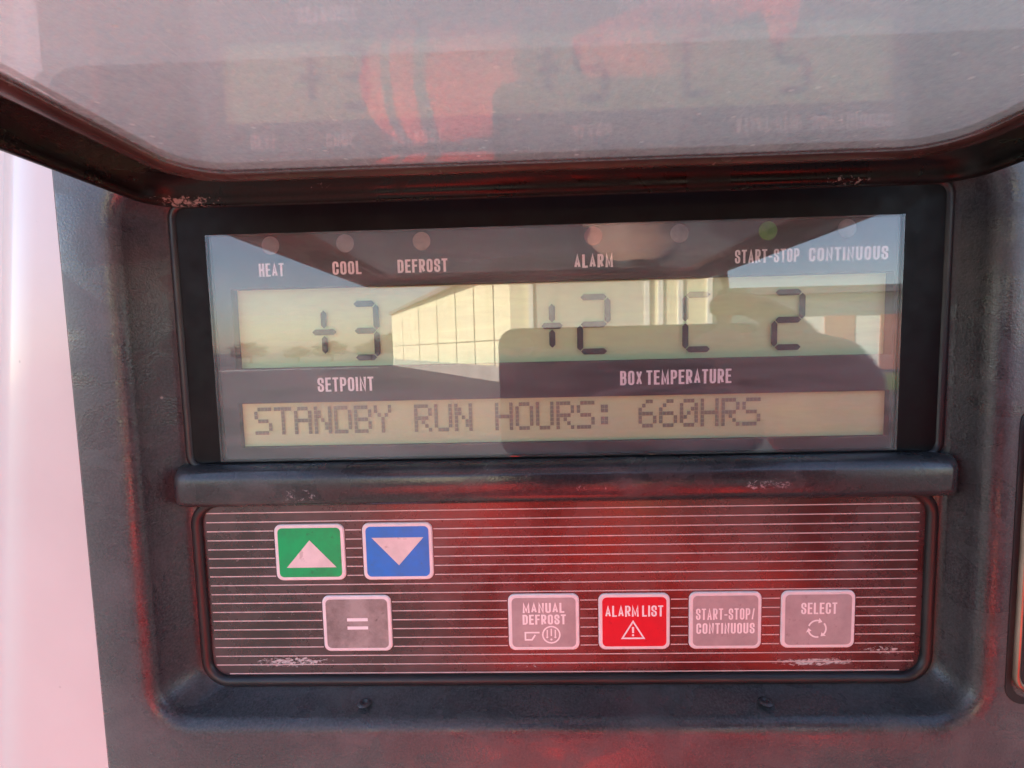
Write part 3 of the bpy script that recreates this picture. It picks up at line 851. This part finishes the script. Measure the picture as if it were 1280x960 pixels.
dm = jk.modifiers.new('folds', 'DISPLACE'); dm.texture = tx; dm.strength = 0.022; dm.mid_level = 0.5; dm.texture_coords = 'LOCAL'
mb = MB()
zr = [(PX, PY+.135+.02*0, z) for z in (-.88, -.78, -.66, -.54, -.44)]
limb(mb, [(PX+.004, PY+.162, -.87, .006, .006), (PX+.002, PY+.165, -.70, .006, .006), (PX, PY+.165, -.52, .006, .006), (PX, PY+.150, -.40, .006, .006)], 8)
mb.build('zip', M['zip'], jk)
# trousers, shoes, hair, eyes
mb = MB()
limb(mb, [(PX, PY, -.96, .135, .115), (PX, PY, -.88, .172, .125), (PX, PY, -.80, .165, .120)], 20)
for s in (-1, 1):
    limb(mb, [(PX+s*.085, PY, -.90, .094, .100), (PX+s*.09, PY, -1.05, .086, .092), (PX+s*.095, PY+.01, -1.25, .068, .074), (PX+s*.10, PY-.008, -1.40, .064, .068), (PX+s*.10, PY-.005, -1.62, .058, .062)])
tr = mb.build('trousers', M['trouser'], person); fuse(tr, 0.009, 4)
for s in (-1, 1):
    mb = MB()
    limb(mb, [(PX+s*.10, PY-.05, -1.655, .042, .040), (PX+s*.103, PY+.02, -1.655, .044, .042), (PX+s*.108, PY+.10, -1.667, .050, .030), (PX+s*.112, PY+.17, -1.675, .040, .022)], 16)
    sh = mb.build('shoe', M['shoe'], person); fuse(sh, 0.006, 3)
mb = MB()
limb(mb, [(PX, PY-.045, -.20, .055, .045), (PX, PY-.035, -.15, .076, .065), (PX, PY-.015, -.09, .083, .095), (PX, PY-.002, -.05, .076, .102), (PX, PY+.002, -.024, .045, .065)], 20)
hr = mb.build('hair', M['hair'], person); fuse(hr, 0.006, 3)
for s in (-1, 1):
    mb = MB(); limb(mb, [(PX+s*.031-.008, PY+.104, -.128, .009), (PX+s*.031+.008, PY+.104, -.128, .009)], 10)
    mb.build('eye', M['eye'], person)

# ================================================================== YARD BEHIND THE PHOTOGRAPHER (seen in the glass)
def ground_mat():
    t = NT('yard_asphalt'); c = t.coord()
    n = t.noise(c, 0.25, 6, 0.6); n2 = t.noise(c, 9.0, 5, 0.7)
    f = t.math('ADD', t.math('MULTIPLY', n, 0.6), t.math('MULTIPLY', n2, 0.4))
    col = t.mix(t.ramp(f, 0.35, 0.65), (0.045, 0.044, 0.043), (0.085, 0.083, 0.080))
    t.principled(col, 0.85, 0.3, bump=n2, bstr=0.4, bdist=0.01)
    return t.m
M['ground'] = ground_mat()
M['grass'] = plain('verge_grass', (0.08, 0.12, 0.035), 0.8, var=0.4, scale=3)
M['white_line'] = plain('road_paint', (0.75, 0.75, 0.72), 0.6)
def wall_mat(name, c1, c2):
    t = NT(name); c = t.coord((1, 1, 0.15)); n = t.noise(c, 1.3, 6, 0.65)
    col = t.mix(t.ramp(n, 0.35, 0.7), c1, c2)
    st = t.ramp(t.noise(t.coord((1.6, 1.6, 0.07)), 1.0, 6, 0.7), 0.52, 0.75, 0.0, 0.45)
    col = t.mix(st, col, tuple(v*0.5 for v in c1))
    t.principled(col, 0.7, 0.3)
    return t.m
M['cream'] = wall_mat('cream_wall', (0.76, 0.69, 0.46), (0.82, 0.76, 0.56))
M['seam'] = plain('wall_seam', (0.12, 0.10, 0.08), 0.7)
M['brick'] = wall_mat('plinth_blocks', (0.40, 0.36, 0.31), (0.55, 0.51, 0.45))
M['shutter'] = wall_mat('shutter_slats', (0.50, 0.48, 0.42), (0.56, 0.54, 0.48))
M['white_trim'] = plain('white_trim', (0.78, 0.76, 0.70), 0.6)
M['door_brown'] = wall_mat('tan_door', (0.30, 0.24, 0.15), (0.36, 0.29, 0.19))
M['roof'] = plain('grey_roof', (0.16, 0.16, 0.17), 0.7)
M['pane_dark'] = plain('window_pane', (0.25, 0.32, 0.36), 0.1)
M['reddoor'] = wall_mat('faded_red_door', (0.42, 0.20, 0.15), (0.50, 0.27, 0.20))

gd = MB()
gd.add([(-900, -900, GZ), (900, -900, GZ), (900, 900, GZ), (-900, 900, GZ)], [(0, 1, 2, 3)])
go = gd.build('ground', M['ground']); go['kind'] = 'structure'; go['label'] = 'grey asphalt yard'; go['category'] = 'ground'
gl = MB()
gl.add([(-60, -46.0, GZ+.006), (-14, -46.0, GZ+.006), (-14, -45.2, GZ+.006), (-60, -45.2, GZ+.006)], [(0, 1, 2, 3)])
o = gl.build('road_marking', M['white_line']); o['kind'] = 'structure'; o['label'] = 'white line painted across the yard'; o['category'] = 'road marking'
gv = MB()
gv.add([(6.5, -23.5, GZ+.01), (26, -23.5, GZ+.01), (26, -14, GZ+.01), (10.5, -16, GZ+.01)], [(0, 1, 2, 3)])
o = gv.build('grass_verge', M['grass']); o['kind'] = 'structure'; o['label'] = 'green grass verge before the low building'; o['category'] = 'grass'

def prism(mb, pts, z0, z1):
    n = len(pts)
    mb.loft([[(x, y, z0) for x, y in pts], [(x, y, z1) for x, y in pts]], cap0=True, cap1=True, smooth=False)
A, Bp = Vector((-0.6, -22.0)), Vector((-14.0, -51.0))
wd = (Bp - A).normalized(); wn_ = Vector((wd.y, -wd.x))      # outward normal of the long wall
if wn_.x > 0: wn_ = -wn_
wh = thing('warehouse', 'cream panelled warehouse with a roller shutter, mirrored in the display glass', 'building', (3, -35, GZ))
C2 = Bp + Vector((14, 0)); D2 = Vector((8.6, -22.0))
m = MB(); prism(m, [(A.x, A.y), (Bp.x, Bp.y), (C2.x+8, C2.y), (D2.x+8, -40), (D2.x, D2.y)], GZ, GZ+5.4)
o = m.build('wall', M['cream'], wh); recalc(o)
m = MB()
g_ = 0.35
prism(m, [(A.x-g_, A.y+g_), (Bp.x-g_, Bp.y-g_), (C2.x+8+g_, C2.y-g_), (D2.x+8+g_, -40), (D2.x+g_, D2.y+g_)], GZ+5.41, GZ+5.7)
o = m.build('roof', M['roof'], wh); recalc(o)
def on_wall(s0, s1, z0, z1, d0, d1, name, mat, parent):
    m = MB(); P = [A + wd*s0 + wn_*d0, A + wd*s1 + wn_*d0, A + wd*s1 + wn_*d1, A + wd*s0 + wn_*d1]
    prism(m, [(p.x, p.y) for p in P], GZ+z0, GZ+z1); o = m.build(name, mat, parent); recalc(o); return o
on_wall(0.02, 31.9, 0.0, 0.75, -.05, .06, 'plinth', M['brick'], wh)
for s in (2.0, 5.0, 8.5, 13, 19, 26):
    on_wall(s, s+.09, 0.76, 5.35, -.05, .03, 'seam', M['seam'], wh)
on_wall(0.02, 31.8, 2.02, 2.07, -.05, .02, 'seam', M['seam'], wh)
def front(x0, x1, z0, z1, d0, d1, name, mat, parent):
    m = MB(); m.box(x0, x1, A.y+d0, A.y+d1, GZ+z0, GZ+z1); return m.build(name, mat, parent)
front(0.45, 5.5, 0.0, 4.6, .01, .05, 'roller_shutter', M['shutter'], wh)
for k in range(22): pass
for x in (0.25, 5.5): front(x, x+.2, 0, 4.8, .0, .14, 'shutter_post', M['white_trim'], wh)
dr = front(-.42, .18, 0.0, 2.35, .02, .07, 'door', M['door_brown'], wh)
front(-.24, -.02, 1.45, 1.95, .075, .09, 'pane', M['white_trim'], dr)
for x in (6.1, 7.0, 8.3): front(x, x+.22, 0, 5.2, .0, .10, 'pilaster', M['white_trim'], wh)

ob = thing('outbuilding', 'low white building with faded red doors, mirrored at the right of the glass', 'building', (16, -30, GZ))
m = MB(); m.box(10.6, 30, -36, -25, GZ, GZ+4.0); m.build('wall', M['white_trim'], ob)
m = MB(); m.box(10.2, 30.4, -36.4, -24.4, GZ+4.01, GZ+4.35); m.build('roof', M['roof'], ob)
for x in (12.6, 15.4, 18.2):
    m = MB(); m.box(x, x+1.5, -25.02, -24.94, GZ+.1, GZ+2.9); m.build('door', M['reddoor'], ob)
m = MB(); m.box(10.9, 11.9, -25.02, -24.93, GZ+1.3, GZ+2.6); m.build('window', M['pane_dark'], ob)

# far trees on the left
M['leaf'] = plain('leaf', (0.055, 0.065, 0.030), 0.8, var=0.5, scale=0.8)
M['bark'] = plain('bark', (0.10, 0.07, 0.05), 0.9, scale=8)
cr = MB(); rnd = random.Random(3)
for c in range(26):
    a = rnd.uniform(0, 2*pi); r = rnd.uniform(0, 1.9); hz = rnd.uniform(1.7, 5.2); cx, cy = r*cos(a), r*sin(a); rad = rnd.uniform(.5, 1.0)*(1.15 - abs(hz-3.2)*.18)
    for k in range(60):
        v = Vector((rnd.gauss(0,1), rnd.gauss(0,1), rnd.gauss(0,1))).normalized()*rad*rnd.uniform(.6, 1)
        p = Vector((cx, cy, hz)) + v; s = rnd.uniform(.12, .26)
        u = Vector((rnd.gauss(0,1), rnd.gauss(0,1), rnd.gauss(0,1))).normalized(); w = u.orthogonal().normalized()
        cr.add([p+u*s, p+w*s*.6, p-u*s, p-w*s*.6], [(0, 1, 2, 3)])
tk = MB()
limb(tk, [(0, 0, 0, .2), (.05, .02, 1.4, .15), (.0, .1, 3.0, .09), (.1, .1, 4.4, .04)], 8)
limb(tk, [(.03, .02, 1.5, .09), (.6, .2, 2.6, .05), (1.0, .3, 3.4, .025)], 6)
limb(tk, [(.03, .02, 1.7, .08), (-.6, -.3, 2.8, .05), (-.9, -.5, 3.7, .025)], 6)
tree0 = None
for x, y, s, lab in ((-45, -78, .80, 'leftmost far tree across the yard, mirrored in the glass'), (-38, -80, .62, 'short far tree second from the left, mirrored in the glass'),
                (-31.5, -78, .78, 'broad far tree in the middle of the row, mirrored in the glass'), (-26, -81, .72, 'far tree right of the broad middle one, mirrored in the glass'),
                (-20.5, -77, 1.05, 'tallest far tree, nearest the warehouse corner, mirrored in the glass')):
    if tree0 is None:
        tree0 = thing('tree', lab, 'tree', (0, 0, 0), 'far trees across the yard')
        kids = [cr.build('crown', M['leaf'], tree0), tk.build('trunk', M['bark'], tree0)]
        tr_ = tree0
    else:
        tr_ = tree0.copy(); COL.objects.link(tr_); tr_['label'] = lab
        for kc in kids:
            c = kc.copy(); COL.objects.link(c); c.parent = tr_
    tr_.location = (x, y, GZ); tr_.scale = (s*1.7, s*1.5, s*.8)
